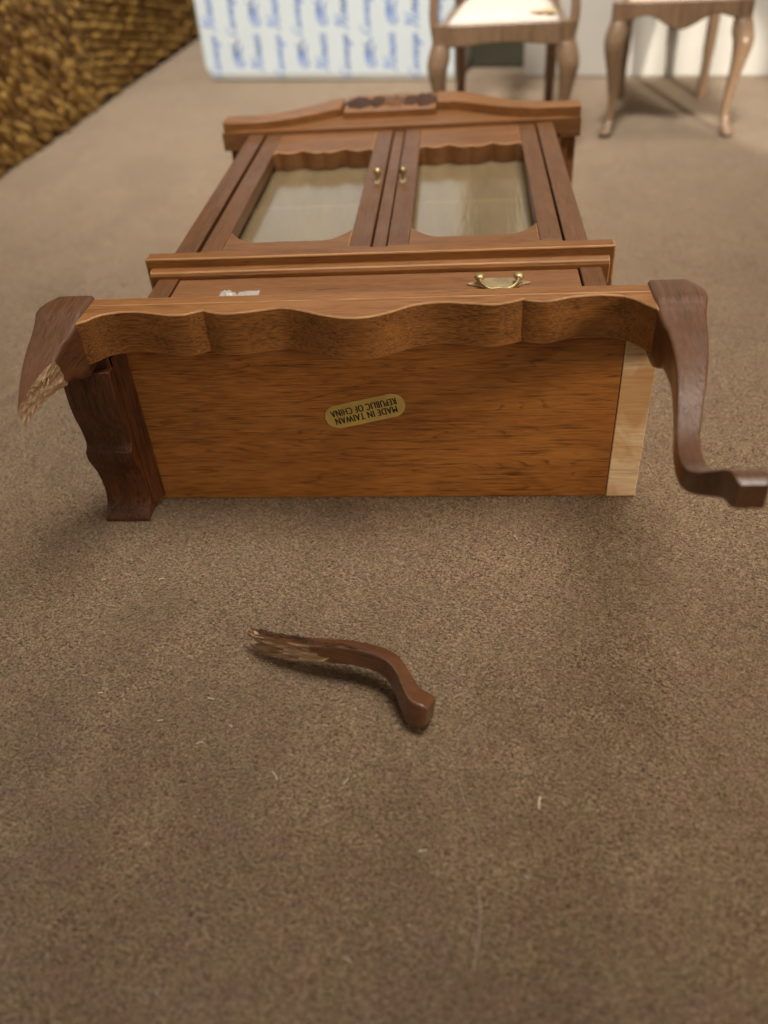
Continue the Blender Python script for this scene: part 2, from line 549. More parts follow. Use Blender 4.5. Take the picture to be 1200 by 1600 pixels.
def torn_cap(rings, idx, side, seed, rough):
    """Verts and faces of a splintered cap on ring idx."""
    v, f = [], []
    ks = (1.0, .84, .66, .48, .3, .14)
    for kk in ks:
        for (p, q) in RS:
            pp, qq = p * kk, q * kk
            s = fracture(pp, qq, 0)
            if kk < 1:
                s += rough * (noise.noise(Vector((pp * 9 + seed, qq * 9, 0.3))) + 0.6 * noise.noise(Vector((pp * 21, qq * 21 + seed, 2.3))))
            v.append(leg_point(s, pp, qq, side))
    n = len(RS)
    for r in range(len(ks) - 1):
        for j in range(n):
            f.append((r * n + j, r * n + (j + 1) % n, (r + 1) * n + (j + 1) % n, (r + 1) * n + j))
    f.append(tuple((len(ks) - 1) * n + j for j in range(n)))
    return v, f


def fibres(name, side, parent, mat, n, seed, sign):
    rnd = random.Random(seed)
    v, f = [], []
    for i in range(n):
        p, q = rnd.uniform(-.85, .85), rnd.uniform(-.85, .85)
        s = fracture(p, q)
        L = rnd.uniform(.06, .22)
        b = len(v)
        for (dp, dq) in ((-.035, 0), (.03, .03), (.02, -.04)):
            v.append(leg_point(s - sign * .04, p + dp, q + dq, side))
        tip = leg_point(s + sign * L, p + rnd.uniform(-.1, .1), q + rnd.uniform(-.1, .1), side)
        v.append(tip)
        f += [(b, b + 1, b + 3), (b + 1, b + 2, b + 3), (b + 2, b, b + 3)]
    ob = finish(name, mesh(v, f), mat, parent)
    ob['kind'] = 'stuff'
    return ob


# ------------------------------------------------------------------ the cabinet
cab = thing('china_cabinet', 'small wooden china cabinet lying on its back, one front leg snapped off', 'cabinet')
TY = 11.4                                                         # top of the doors

# underside board and the bare strip where the side apron came away
finish('underside_board', box(-5.0, 4.47, 0, .16, 0.02, 3.86), 'board', cab, bevel=.02)
o = finish('bare_wood_strip', strip([(4.475, 0.03), (4.475, 1.3), (4.475, 2.6), (4.475, 3.8)], [(5.03, 0.03), (5.03, 1.3), (5.04, 2.6), (5.03, 3.8)], 'y', -0.015, .16), 'raw', cab, bevel=.015)
o['label'] = 'pale bare wood strip where the side apron is missing'

# front apron with its scalloped edge toward the floor end
AP = [(-4.79, -.66), (-4.64, -.56), (-4.51, -.40), (-4.30, -.29), (-4.05, -.25), (-3.71, -.28), (-3.28, -.40), (-2.98, -.41), (-2.82, -.335), (-2.68, -.265)]
AP2 = [(-2.68, -.265), (-2.54, -.335), (-2.35, -.40), (-2.05, -.40), (-1.54, -.28), (-1.30, -.25), (-0.98, -.36), (-0.58, -.56), (-0.2, -.67), (0.16, -.66), (0.52, -.50), (0.88, -.28), (1.30, -.18), (1.79, -.25), (2.2, -.32), (2.52, -.235), (2.68, -.155)]
AP3 = [(2.68, -.155), (2.84, -.225), (3.12, -.25), (3.48, -.12), (3.9, -.07), (4.24, -.12), (4.45, -.24), (4.62, -.46), (4.79, -.66)]
prof = spline(AP, 4)[:-1] + spline(AP2, 4)[:-1] + spline(AP3, 4)
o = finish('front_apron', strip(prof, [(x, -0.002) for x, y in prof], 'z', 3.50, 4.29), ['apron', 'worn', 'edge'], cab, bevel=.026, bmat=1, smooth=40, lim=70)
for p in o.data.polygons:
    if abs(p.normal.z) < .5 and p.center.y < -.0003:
        p.material_index = 2                                        # sawn edge, given the blotchier edge wood
finish('apron_back_rail', box(-4.79, 4.79, 0.0, .29, 3.87, 4.287), ['apron', 'worn'], cab, bevel=.03, bmat=1)

# left side apron
SP = spline([(-.72, 0.02), (-.70, .10), (-.46, .30), (-.38, .62), (-.46, 1.05), (-.62, 1.42), (-.64, 1.62)], 5)[:-1] + \
     spline([(-.64, 1.62), (-.50, 1.74), (-.52, 2.05), (-.62, 2.5), (-.62, 2.95), (-.55, 3.28)], 5)
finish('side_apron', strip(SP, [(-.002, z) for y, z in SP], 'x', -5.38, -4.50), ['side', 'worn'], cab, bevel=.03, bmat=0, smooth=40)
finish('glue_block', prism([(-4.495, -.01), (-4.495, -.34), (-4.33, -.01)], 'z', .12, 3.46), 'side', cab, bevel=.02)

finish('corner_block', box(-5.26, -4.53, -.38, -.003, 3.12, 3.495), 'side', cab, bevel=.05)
# right leg, whole
rings = leg_mesh(1, lambda p, q: -0.29, lambda p, q: 4.92, 64)
finish('leg', loft(rings), 'leg', cab, smooth=50)
# left leg stub, torn
rings = leg_mesh(-1, lambda p, q: -0.29, lambda p, q: fracture(p, q), 34)
stub = finish('leg_stub', loft(rings, cap=False), 'leg', cab, smooth=50)
stub['label'] = 'splintered stub of the snapped front leg'
v, f = torn_cap(rings, -1, -1, 2.0, .04)
finish('torn_end', mesh(v, f), 'split', stub)
fibres('splinters', -1, stub, 'split', 22, 5, 1)
for sx in (-1, 1):
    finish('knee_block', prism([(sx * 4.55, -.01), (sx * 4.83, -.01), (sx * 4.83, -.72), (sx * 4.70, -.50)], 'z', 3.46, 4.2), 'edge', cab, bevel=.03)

# lower chest
CW, CF, CT = 4.34, 3.67, 2.46
for sx in (-1, 1):
    finish('side_panel', box(min(sx * CW, sx * (CW - .25)), max(sx * CW, sx * (CW - .25)), .17, CT, 0.02, CF - .25), 'frame_y', cab, bevel=.02)
    finish('front_stile', box(min(sx * CW, sx * 3.93), max(sx * CW, sx * 3.93), .31, CT, CF - .25, CF), ['frame_y', 'worn'], cab, bevel=.02, bmat=0)
finish('back_panel', box(-4.05, 4.05, .17, 12.0, 0.02, .2), 'inside', cab)
drawer = finish('drawer_front', box(-3.895, 3.895, .34, 2.40, CF - .3, CF - .012), 'drawer', cab, bevel=.025)


def bail_pull(cx, cy, cz, parent):
    pts = []
    for i in range(40):
        q = 2 * math.pi * i / 40
        rx = .54 + .05 * math.cos(4 * q)
        ry = .20 + .045 * math.cos(2 * q + math.pi) + .03 * math.cos(6 * q)
        pts.append((cx + rx * math.cos(q), cy + ry * math.sin(q)))
    plate = finish('pull_backplate', prism(pts, 'z', cz, cz + .03), 'dull_brass', parent, bevel=.008)
    return plate


pull = bail_pull(2.38, 1.80, CF - .01, drawer)
for sx in (-1, 1):
    finish('pull_post', lathe([(.055, 0), (.05, .03), (.045, .06), (.085, .09), (.10, .13), (.085, .165), (.04, .18)], 14, 'z', (2.38 + sx * .36, 1.80, CF + .015)), 'brass', drawer, smooth=60)
finish('pull_bail', tube(spline([(2.02, 1.78, CF + .13), (2.06, 1.60, CF + .10), (2.20, 1.46, CF + .06), (2.38, 1.49, CF + .05), (2.56, 1.46, CF + .06), (2.70, 1.60, CF + .10), (2.74, 1.78, CF + .13)], 6), .032, 8), 'brass', drawer, smooth=60)


def blob(name, cx, cy, cz, rx, ry, h, seed, parent, mat):
    v, f = [(cx, cy, cz + h)], []
    n, R = 22, 5
    for r in range(1, R + 1):
        for j in range(n):
            q = 2 * math.pi * j / n
            w = 1 + .35 * noise.noise(Vector((math.cos(q) * 1.8 + seed, math.sin(q) * 1.8, seed)))
            rr = r / R * w
            z = h * max(0, 1 - (r / R) ** 2) * (1 + .8 * noise.noise(Vector((rr * math.cos(q) * 4, rr * math.sin(q) * 4, seed)))) if r < R else -.01
            v.append((cx + rx * rr * math.cos(q), cy + ry * rr * math.sin(q), cz + z))
    for j in range(n):
        f.append((0, 1 + j, 1 + (j + 1) % n))
    for r in range(R - 1):
        for j in range(n):
            f.append((1 + r * n + j, 1 + (r + 1) * n + j, 1 + (r + 1) * n + (j + 1) % n, 1 + r * n + (j + 1) % n))
    return finish(name, mesh(v, f), mat, parent, smooth=60)


blob('glue_residue', -2.76, 1.60, CF - .012, .19, .16, .10, 1.3, drawer, 'glue')['label'] = 'white glue residue where a drawer pull is missing'
o = finish('glue_film', strip([(-2.58, 1.50), (-2.42, 1.47), (-2.28, 1.50), (-2.15, 1.48)], [(-2.56, 1.74), (-2.40, 1.79), (-2.26, 1.78), (-2.16, 1.80)], 'z', CF - .013, CF + .006), 'glue', drawer, bevel=.01)

# waist moulding: two steps, wider than the chest
finish('waist_moulding', box(-4.61, 4.61, 2.63, 2.95, 3.3, 4.0), ['moulding', 'worn'], cab, bevel=.03, bmat=1)
finish('waist_moulding_step', strip([(2.44, 3.32), (2.42, 3.72), (2.46, 3.79), (2.56, 3.82)], [(2.64, 3.32), (2.64, 3.72), (2.64, 3.79), (2.64, 3.82)], 'x', -4.50, 4.50), ['moulding', 'worn'], cab, bevel=.02, bmat=1)
for sx in (-1, 1):
    finish('moulding_return', box(min(sx * 4.61, sx * 4.36), max(sx * 4.61, sx * 4.36), 2.632, 2.948, 0.02, 3.298), 'moulding', cab, bevel=.03)

# upper case
UW, UF = 4.16, 3.90
for sx in (-1, 1):
    finish('side_panel', box(min(sx * UW, sx * (UW - .2)), max(sx * UW, sx * (UW - .2)), 2.96, 11.5, .02, UF - .32), 'frame_y', cab, bevel=.02)
    finish('front_stile', box(min(sx * 3.72, sx * UW), max(sx * 3.72, sx * UW), 2.96, 11.5, UF - .32, UF), ['frame_y', 'worn'], cab, bevel=.025, bmat=0)
finish('centre_stile', box(-.105, .17, 2.96, 11.3, UF - .22, UF - .06), 'frame_y', cab, bevel=.02)
finish('top_panel', box(-3.95, 3.95, 11.1, 11.45, .21, UF - .4), 'inside', cab)
finish('floor_panel', box(-3.95, 3.95, 2.96, 3.2, .21, UF - .4), 'inside', cab)
for y in (5.7, 8.3):
    finish('shelf', box(-3.94, 3.94, y, y + .16, .21, 2.9), 'inside', cab, bevel=.02)


def door(x0, x1, knob_side):
    zb, zf = UF - .34, UF - .015
    w = .44
    d = finish('door', box(x0, x1, 3.0, 3.30, zb, zf), 'frame_x', cab, bevel=.02)           # plinth of the door: bottom rail
    finish('door_stile', box(x0, x0 + w, 3.302, 11.28, zb, zf), ['frame_y', 'worn'], d, bevel=.03, bmat=0)
    finish('door_stile', box(x1 - w, x1, 3.302, 11.28, zb, zf), ['frame_y', 'worn'], d, bevel=.03, bmat=0)
    a, b = x0 + w + .003, x1 - w - .003
    n = 40
    lo, hi = [], []
    for i in range(n + 1):                                        # bottom rail: hollow curve that climbs at both corners
        t = i / n
        u = abs(2 * t - 1)
        lo.append((a + (b - a) * t, 3.303))
        hi.append((a + (b - a) * t, 3.70 + .55 * max(0, (u - .55) / .45) ** 1.8))
    finish('bottom_rail', strip(lo, hi, 'z', zb, zf - .02), ['frame_x', 'worn'], d, bevel=.02, bmat=1, smooth=40)
    lo, hi = [], []
    for i in range(n + 1):                                        # top rail: scalloped lower edge
        t = i / n
        u = abs(2 * t - 1)
        y = 9.85 - .28 * abs(math.sin(math.pi * (1 - u) * 1.75)) ** .8 * (1 - .3 * u) - .25 * (u > .93) * (u - .93) / .07
        lo.append((a + (b - a) * t, y))
        hi.append((a + (b - a) * t, 11.28))
    finish('top_rail', strip(lo, hi, 'z', zb - .14, zf - .01), ['frame_x', 'worn'], d, bevel=.02, bmat=1, smooth=40, lim=75)
    finish('glass_pane', box(x0 + w * .6, x1 - w * .6, 3.4, 11.0, zb - .20, zb - .145), 'glass', d)
    kx = x1 - w * .30 if knob_side > 0 else x0 + w * .30
    finish('knob', lathe([(.05, 0), (.05, .05), (.035, .09), (.075, .14), (.095, .19), (.08, .25), (.035, .28)], 14, 'z', (kx, 7.2, zf)), 'brass', d, smooth=60)
    finish('knob_plate', prism([(kx + .075 * math.cos(q / 14 * 6.2832), 7.12 + .25 * math.sin(q / 14 * 6.2832)) for q in range(14)], 'z', zf, zf + .018), 'dull_brass', d)


door(-3.64, -.14, 1)
door(.20, 3.68, -1)

# cornice and broken pediment
for k_, (w_, y0, y1) in enumerate(((4.42, 11.30, 11.52), (4.62, 11.522, 11.74), (4.86, 11.742, 12.0))):
    for sx in (-1, 1):
        finish('cornice_return', box(min(sx * w_, sx * 4.17), max(sx * w_, sx * 4.17), y0, y1, .02, 3.62 + .1 * k_), 'moulding', cab, bevel=.04)
OG = spline([(1.03, 13.70), (1.15, 13.74), (1.5, 13.66), (1.95, 13.45), (2.5, 12.95), (3.05, 12.5), (3.6, 12.22), (4.2, 12.12), (4.92, 12.16)], 5)
INN = spline([(0.02, 12.5), (1.0, 12.6), (1.5, 12.60), (1.95, 12.36), (2.5, 12.0), (3.05, 11.72), (3.6, 11.56), (4.2, 11.5), (4.92, 11.5)], 5)
full = [(-x, y) for x, y in reversed(INN)] + [(x, y) for x, y in INN]
finish('pediment_board', strip([(x, 11.30) for x, y in full], [(max(-4.4, min(4.4, x)), y - .003) for x, y in full], 'z', 3.5, 3.98), ['frame_x', 'worn'], cab, bevel=.03, bmat=1)
for sx in (-1, 1):
    cut = 1.62 if sx < 0 else 0
    q = [(sx * x, y) for x, y in OG if x > cut]
    r = [(sx * x, interp(INN, x)[0]) for x, y in OG if x > cut]
    finish('swan_neck_moulding', strip(r, q, 'z', 3.55, 4.22), ['moulding', 'worn'], cab, bevel=.06, bmat=0, smooth=40)
# torn scar left by the lost finial
n_c = 30
lo = [(-1.61 + 2.63 * i / n_c, 12.2) for i in range(n_c + 1)]
hi = [(x, 13.70 + .16 * math.sin(math.pi * i / n_c) + .03 * math.sin(x * 9)) for i, (x, y) in enumerate(lo)]
finish('pediment_centre', strip(lo, hi, 'z', 3.60, 4.195), ['moulding', 'worn'], cab, bevel=.05, bmat=0, smooth=40)
for (cx, cy, rx, ry, h, sd) in ((-1.20, 12.96, .42, .62, .10, 2.2), (-.66, 12.96, .30, .55, .09, 5.1), (.28, 12.94, .24, .56, .09, 7.7), (.72, 12.98, .34, .64, .12, 9.3)):
    blob('carved_ornament', cx, cy, 4.195, rx, ry, h, sd, cab, 'scar')
blob('carved_ornament', -.20, 12.94, 4.195, .34, .50, .11, 4.4, cab, 'frame_y')

# gold foil sticker on the underside, printed upside down
SW, SH = .77, .255
pts = []
for i in range(48):
    q = 2 * math.pi * i / 48
    c_, s_ = math.cos(q), math.sin(q)
    pts.append(((SW - SH) * (1 if c_ > 0 else -1) + SH * c_, SH * s_))
st = finish('foil_sticker', prism(pts, 'y', 0, .012), 'foil', cab, bevel=.008)
ang = math.radians(-13)
st.rotation_euler = (0, ang, 0)
st.location = Vector((-.11, -.0165, 2.06)) * S
st['label'] = 'gold foil sticker printed upside down'


def letters(body, size, sx, parent, mat, mtx, bold=0.0):
    cu = bpy.data.curves.new('lettering', 'FONT')
    cu.body, cu.align_x, cu.align_y, cu.size = body, 'CENTER', 'CENTER', size * S
    cu.offset = bold * S
    cu.space_character = 1.12
    tmp = bpy.data.objects.new('lettering', cu)
    COL.objects.link(tmp)
    dg = bpy.context.evaluated_depsgraph_get()
    me = bpy.data.meshes.new_from_object(tmp.evaluated_get(dg))
    bpy.data.objects.remove(tmp)
    for vv in me.vertices:
        vv.co.x *= sx
    bm_ = bmesh.new()
    bm_.from_mesh(me)
    src = bm_.faces[:]
    for k_ in (-1, 1):                                              # thicken the strokes sideways
        g_ = bmesh.ops.duplicate(bm_, geom=src + list({e for f_ in src for e in f_.edges}) + list({v_ for f_ in src for v_ in f_.verts}))
        bmesh.ops.translate(bm_, verts=[e for e in g_['geom'] if isinstance(e, bmesh.types.BMVert)], vec=(k_ * .0055 * S, 0, k_ * .0004 * S))
    bm_.to_mesh(me)
    bm_.free()
    me.transform(mtx)
    me.materials.clear()
    ob = finish('lettering', me, mat, parent)
    return ob


for body, dz, dx in (('MADE IN TAIWAN', -.080, .0), ('REPUBLIC OF CHINA', .092, .0)):
    # text plane faces -y (towards the camera), turned 180 degrees
    mt = Matrix.Translation(Vector((dx, -.003, dz)) * S) @ Matrix.Rotation(math.radians(180), 4, 'Y') @ Matrix.Rotation(math.radians(90), 4, 'X')
    letters(body, .205, .60 if len(body) > 15 else .65, st, 'ink', mt, 0.0)

# ------------------------------------------------------------------ the piece that broke off
FR[:] = [2.25, .22, .72, .75, 1.62]
piece = thing('broken_leg_piece', 'snapped off curved wooden leg end lying alone on the suede before the cabinet', 'broken leg')
rings = leg_mesh(-1, lambda p, q: fracture(p, q), lambda p, q: 4.92, 46)
me = loft(rings, cap=False)
n_ = len(RS)
bm = bmesh.new()
bm.from_mesh(me)
bm.verts.ensure_lookup_table()
bm.faces.new([bm.verts[len(rings) * n_ - n_ + j] for j in range(n_)])
bmesh.ops.recalc_face_normals(bm, faces=bm.faces[:])
bm.to_mesh(me)
bm.free()
parts = [finish('leg_shaft', me, ['leg'], piece, smooth=50)]
v, f = torn_cap(rings, 0, -1, 6.0, .08)
parts.append(finish('torn_end', mesh(v, f), 'split', piece))
parts.append(fibres('splinters', -1, piece, 'split', 16, 9, -1))
rnd = random.Random(31)
v, f = [], []
for i in range(44):
    q = rnd.uniform(-.9, .95)
    s0 = fracture(-1, q) + rnd.uniform(.05, .75)
    L = rnd.uniform(.12, .42)
    b = len(v)
    w_ = rnd.uniform(.03, .08)
    for (ds, dq, h) in ((0, 0, 1.0), (L * .4, w_, 1.03), (L, .02, 1.0), (L * .45, -w_, 1.10)):
        v.append(leg_point(s0 + ds, -h, q + dq, -1))
    f += [(b, b + 1, b + 3), (b + 1, b + 2, b + 3), (b, b + 3, b + 2, b + 1)]
o = finish('torn_slivers', mesh(v, f), 'scar', piece)
o['kind'] = 'stuff'
parts.append(o)
# lay it down on its outer side, foot end towards the right and the viewer
pv = Vector(leg_point(3.2, 0, 0, -1)) * S
for ob in parts:
    ob.data.transform(Matrix.Translation(-pv))
camside = Vector((-.35, -.937, 0)).normalized()
along = Vector((.937, -.35, 0)).normalized()
roll = math.radians(22)


def pose(dip):
    a_ = (along + Vector((0, 0, dip))).normalized()
    upv = camside.cross(a_)
    upv = upv if upv.z > 0 else -upv
    zo = camside * math.cos(roll) + upv * math.sin(roll)            # image of +z (its front)
    xo = upv * math.cos(roll) - camside * math.sin(roll)            # image of +x (its inner side)
    return Matrix((xo, -a_, zo)).transposed()


best = None
for i in range(-40, 41):                                             # tip it until both ends touch
    R3 = pose(i * .01)
    lo1 = min((R3 @ vv.co).z for vv in parts[0].data.vertices if vv.co.y > .004)
    lo2 = min((R3 @ vv.co).z for vv in parts[0].data.vertices if vv.co.y < -.008)
    if best is None or abs(lo1 - lo2) < best[0]:
        best = (abs(lo1 - lo2), R3, min((R3 @ vv.co).z for vv in parts[0].data.vertices))
piece.rotation_euler = best[1].to_euler()
piece.scale = (.9, 1.0, .9)
piece.location = (-.27 * S, -4.44 * S, -best[2] - .0002)

# ------------------------------------------------------------------ chairs
def cab_leg(h, kx):
    """Cabriole front leg going from the rail down to a pad foot, splayed towards (kx, -1)."""
    prof = spline([(h + .70, .0, .30), (h + .15, .0, .31), (h, .02, .34), (h - .35, .10, .40), (h - .75, .20, .36), (h - 1.5, .12, .25), (h - 2.4, -.02, .185), (.95, -.06, .155), (.55, -.02, .15), (.30, .10, .20), (.14, .22, .27), (.0, .22, .22)], 4)
    rings = []
    for z, o_, r in prof:
        ring = []
        for j in range(12):
            q = 2 * math.pi * j / 12
            c_, s_ = math.cos(q), math.sin(q)
            e = max(abs(c_), abs(s_)) ** .55
            ring.append((kx * o_ + r * c_ / e, -o_ + r * s_ / e, z))
        rings.append(ring)
    return rings


def chair(name, label, loc, rz, arms, seatmat, wd, dp, bw, h=3.95):
    t = thing(name, label, 'chair', loc, rz, 'miniature wooden chairs behind the cabinet')
    hw, hb = wd / 2, bw / 2
    for sx in (-1, 1):
        rr = [[(x + sx * hw, y, z) for x, y, z in ring] for ring in cab_leg(h, sx * .6)]
        finish('leg', loft(rr), 'chair', t, smooth=60)
        finish('leg', tube(spline([(sx * hb, dp + .55, 0), (sx * hb, dp + .30, 1.5), (sx * hb, dp, h)], 5), [.20] * 6 + [.24] * 5, 8), 'chair', t, smooth=60)
        finish('back_post', tube(spline([(sx * hb, dp, h), (sx * hb, dp + .15, h + 2), (sx * hb * .96, dp + .6, h + 4.2), (sx * hb * .9, dp + 1.0, h + 5.6)], 5), .2, 8), 'chair', t, smooth=60)
        finish('side_rail', prism([(sx * (hw + .05), -.1), (sx * (hw - .25), -.1), (sx * (hb - .15), dp), (sx * (hb + .12), dp)], 'z', h, h + .72), 'chair', t, bevel=.05)
        if arms:
            finish('arm_support', tube(spline([(sx * (hw + .16), .12, h + .25), (sx * (hw + .25), .2, h + 1.0), (sx * (hw + .16), .5, h + 2.4)], 5), .17, 8), 'chair', t, smooth=60)
            finish('arm', tube(spline([(sx * (hw + .3), .05, h + 2.35), (sx * (hw + .2), .9, h + 2.55), (sx * hb * 1.05, dp * .7, h + 2.5), (sx * hb, dp + .2, h + 2.6)], 5), .18, 8), 'chair', t, smooth=60)
    n = 30
    lo, hi = [], []
    for i in range(n + 1):
        x = -hw + .2 + (wd - .4) * i / n
        u = 2 * i / n - 1
        y = (h + .05 - .28 * math.exp(-(u / .33) ** 2) + .22 * math.exp(-((abs(u) - .62) / .28) ** 2)) if not arms else h + .05 + .06 * math.cos(u * 3)
        lo.append((x, y))
        hi.append((x, h + .72))
    finish('front_rail', strip(lo, hi, 'y', -.28, 0), 'chair', t, bevel=.04, smooth=40)
    finish('back_rail', box(-hb, hb, dp - .1, dp + .15, h, h + .7), 'chair', t, bevel=.04)
    # padded seat
    v, f = [], []
    N = 14
    for j in range(N + 1):
        tt = j / N
        w_ = (hw - .12) * (1 - tt) + (hb - .1) * tt
        for i in range(N + 1):
            u = 2 * i / N - 1
            d_ = min(1, (1 - abs(u)) * 3.2) ** .5 * min(1, min(tt, 1 - tt) * 6.4) ** .5
            v.append((u * w_, -.12 + (dp + .1) * tt, h + .55 + .42 * d_))
    for j in range(N):
        for i in range(N):
            b = j * (N + 1) + i
            f.append((b, b + 1, b + N + 2, b + N + 1))
    seat = finish('seat', mesh(v, f), seatmat, t, smooth=180)
    finish('crest_rail', tube(spline([(-hb * .95, dp + 1.0, h + 5.5), (-hb * .5, dp + 1.1, h + 5.9), (0, dp + 1.1, h + 6.1), (hb * .5, dp + 1.1, h + 5.9), (hb * .95, dp + 1.0, h + 5.5)], 6), .27, 8, .7), 'chair', t, smooth=60)
    sp = spline([(.35, h + .6), (.42, h + 1.2), (.28, h + 1.9), (.62, h + 3.2), (.75, h + 4.2), (.45, h + 5.0), (.5, h + 5.8)], 5)
    fr, bk = [], []
    for w_, z in sp:
        y = dp + .05 + .18 * (z - h) * .95
        fr.append(((-w_, y, z), (w_, y, z)))
    v, f = [], []
    for a, b in fr:
        v += [a, b, (b[0], b[1] + .16, b[2]), (a[0], a[1] + .16, a[2])]
    for i in range(len(fr) - 1):
        for j in range(4):
            f.append((i * 4 + j, i * 4 + (j + 1) % 4, i * 4 + 4 + (j + 1) % 4, i * 4 + 4 + j))
    f += [(0, 1, 2, 3), tuple(len(v) - 4 + j for j in range(4))]
    finish('back_splat', mesh(v, f), 'chair', t, bevel=.03)
    return t, seat


t, seat = chair('dining_chair', 'wooden dining chair with peach seat and curved front legs standing right of the cabinet', (9.85, 23.35, 0), math.radians(-8), False, 'peach', 4.4, 4.9, 3.5)
t, seat = chair('armchair', 'wooden armchair with stained white seat standing behind the cabinet', (3.22, 21.0, 0), math.radians(-4), True, 'fabric', 4.45, 4.6, 3.7)
blob('seat_stain', 1.35, .55, 3.95 + .93, .5, .35, .012, 4.2, seat, 'stain')

# ------------------------------------------------------------------ boxes
YB = math.radians(-11.4)
pb = thing('patterned_box', 'white paper box printed with rows of blue script words and emblems', 'box', (-11.95, 36.4, 0), YB)
BW, BH, BD = 14.0, 17.0, 6.0


def rbox(w, h, d, r):
    pts = []
    for cx, cy, a0 in ((w - r, h - r, 0), (r, h - r, 90), (r, r, 180), (w - r, r, 270)):
        for i in range(6):
            q = math.radians(a0 + 18 * i)
            pts.append((cx + r * math.cos(q), cy + r * math.sin(q)))
    return pts


finish('box_body', prism(rbox(BW, BH, BD, .55), 'y', 0, BD), 'paper', pb, bevel=.12, smooth=40, loc=(0, 0, .16))
finish('box_base', prism(rbox(BW - .3, .5, BD, .2), 'y', .03, BD - .05), 'card_edge', pb, bevel=.08, loc=(.2, 0, 0))

# script letters as single strokes (x along the word, y up), cursive
G = {
    'C': [[(.62, .86), (.55, 1.0), (.38, 1.0), (.14, .72), (.04, .36), (.14, .06), (.36, 0), (.62, .14), (.78, .30)]],
    'a': [[(.40, .40), (.26, .46), (.10, .30), (.06, .10), (.18, .0), (.34, .16), (.42, .42), (.38, .12), (.46, .0), (.60, .14)]],
    'r': [[(-.02, .10), (.12, .34), (.16, .48), (.26, .42), (.32, .38), (.30, .12), (.38, .0), (.50, .12)]],
    'i': [[(-.02, .12), (.14, .44), (.10, .10), (.18, .0), (.30, .12)], [(.20, .60), (.22, .66)]],
    'g': [[(.40, .40), (.26, .46), (.10, .30), (.08, .10), (.20, .02), (.36, .20), (.42, .42), (.34, -.10), (.20, -.42), (.06, -.36), (.20, -.10), (.56, .14)]],
    'e': [[(.0, .12), (.22, .24), (.34, .38), (.24, .46), (.12, .34), (.10, .12), (.22, .0), (.36, .06), (.50, .18)]],
    'H': [[(.02, .72), (.16, .96), (.28, .94), (.22, .48), (.08, .02), (-.08, .04)], [(.74, 1.0), (.58, .62), (.48, .12), (.58, .0), (.72, .12)], [(.10, .50), (.38, .56), (.62, .52)]],
    'o': [[(.30, .44), (.14, .36), (.08, .14), (.20, .0), (.34, .14), (.34, .36), (.26, .44), (.36, .36), (.52, .40)]],
    'u': [[(-.02, .20), (.12, .44), (.08, .12), (.18, .0), (.32, .16), (.40, .44), (.36, .12), (.44, .0), (.56, .12)]],
    's': [[(-.02, .06), (.20, .46), (.26, .30), (.30, .10), (.18, .0), (.06, .06), (.20, .02), (.44, .12)]],
}
ADV = {'C': .72, 'a': .55, 'r': .44, 'i': .26, 'g': .50, 'e': .42, 'H': .74, 'o': .46, 'u': .52, 's': .40}


def ribbon(strokes, wd):
    """Thin raised print made of strokes with a swelling width, in the local XZ plane facing -y."""
    v, f = [], []
    for stt in strokes:
        pts = spline(stt, 4)
        for i, p in enumerate(pts):
            a = pts[max(i - 1, 0)]
            b = pts[min(i + 1, len(pts) - 1)]
            tx, ty = b[0] - a[0], b[1] - a[1]
            L = math.hypot(tx, ty) or 1
            w_ = wd * (.55 + .75 * abs(ty / L))
            nx, ny = -ty / L * w_, tx / L * w_
            v += [(p[0] + nx, 0, p[1] + ny), (p[0] - nx, 0, p[1] - ny)]
        b0 = len(v) - 2 * len(pts)
        for i in range(len(pts) - 1):
            f.append((b0 + 2 * i, b0 + 2 * i + 1, b0 + 2 * i + 3, b0 + 2 * i + 2))
    return v, f


def word_mesh(w, size):
    st_, x = [], 0
    for ch in w:
        for stt in G[ch]:
            st_.append([((x + px + .22 * py) * size, py * size) for px, py in stt])
        x += ADV[ch]
    xs = [p[0] for s_ in st_ for p in s_]
    mid = (min(xs) + max(xs)) / 2
    st_ = [[(px - mid, py - .3 * size) for px, py in s_] for s_ in st_]
    v, f = ribbon(st_, .035 * size + .012)
    v = [(-z, y, x) for x, y, z in v]                              # turned to read upwards
    return mesh(v, f)


def emblem_mesh(sz):
    e = [[(.30, .95), (.10, .75), (-.16, .30), (-.20, -.20), (-.02, -.62), (.26, -.70), (.42, -.50)],
         [(.22, .90), (.02, .60), (-.08, .10), (.02, -.35), (.22, -.56)],
         [(-.40, .62), (-.12, .48), (.02, .12), (.10, -.30)],
         [(.46, .60), (.30, .30), (.28, -.10), (.40, -.42), (.56, -.46)],
         [(-.02, .10), (.16, .20), (.34, .14)]]
    v, f = ribbon([[(x * sz, y * sz) for x, y in s_] for s_ in e], .05 * sz)
    return mesh(v, f)


base_objs = []
protos = {'H': word_mesh('House', .66), 'C': word_mesh('Carriage', .50), 'M': emblem_mesh(.80)}
for mm in protos.values():
    mm.materials.append(M['blue'])
SEQ = 'CMH'
for c_ in range(11):
    for r_ in range(-4, 5):
        zc = 1.28 + 1.92 * (4 - r_)
        kind = 'HCM'[(c_ + (r_ - 3)) % 3]
        if zc > BH - .6:
            continue
        ob = bpy.data.objects.new('printed_emblem' if kind == 'M' else 'printed_word', protos[kind])
        COL.objects.link(ob)
        ob.parent = pb
        ob.location = Vector((.78 + 1.21 * c_, -.006, zc - .1 + (.12 if kind == 'H' else 0))) * S

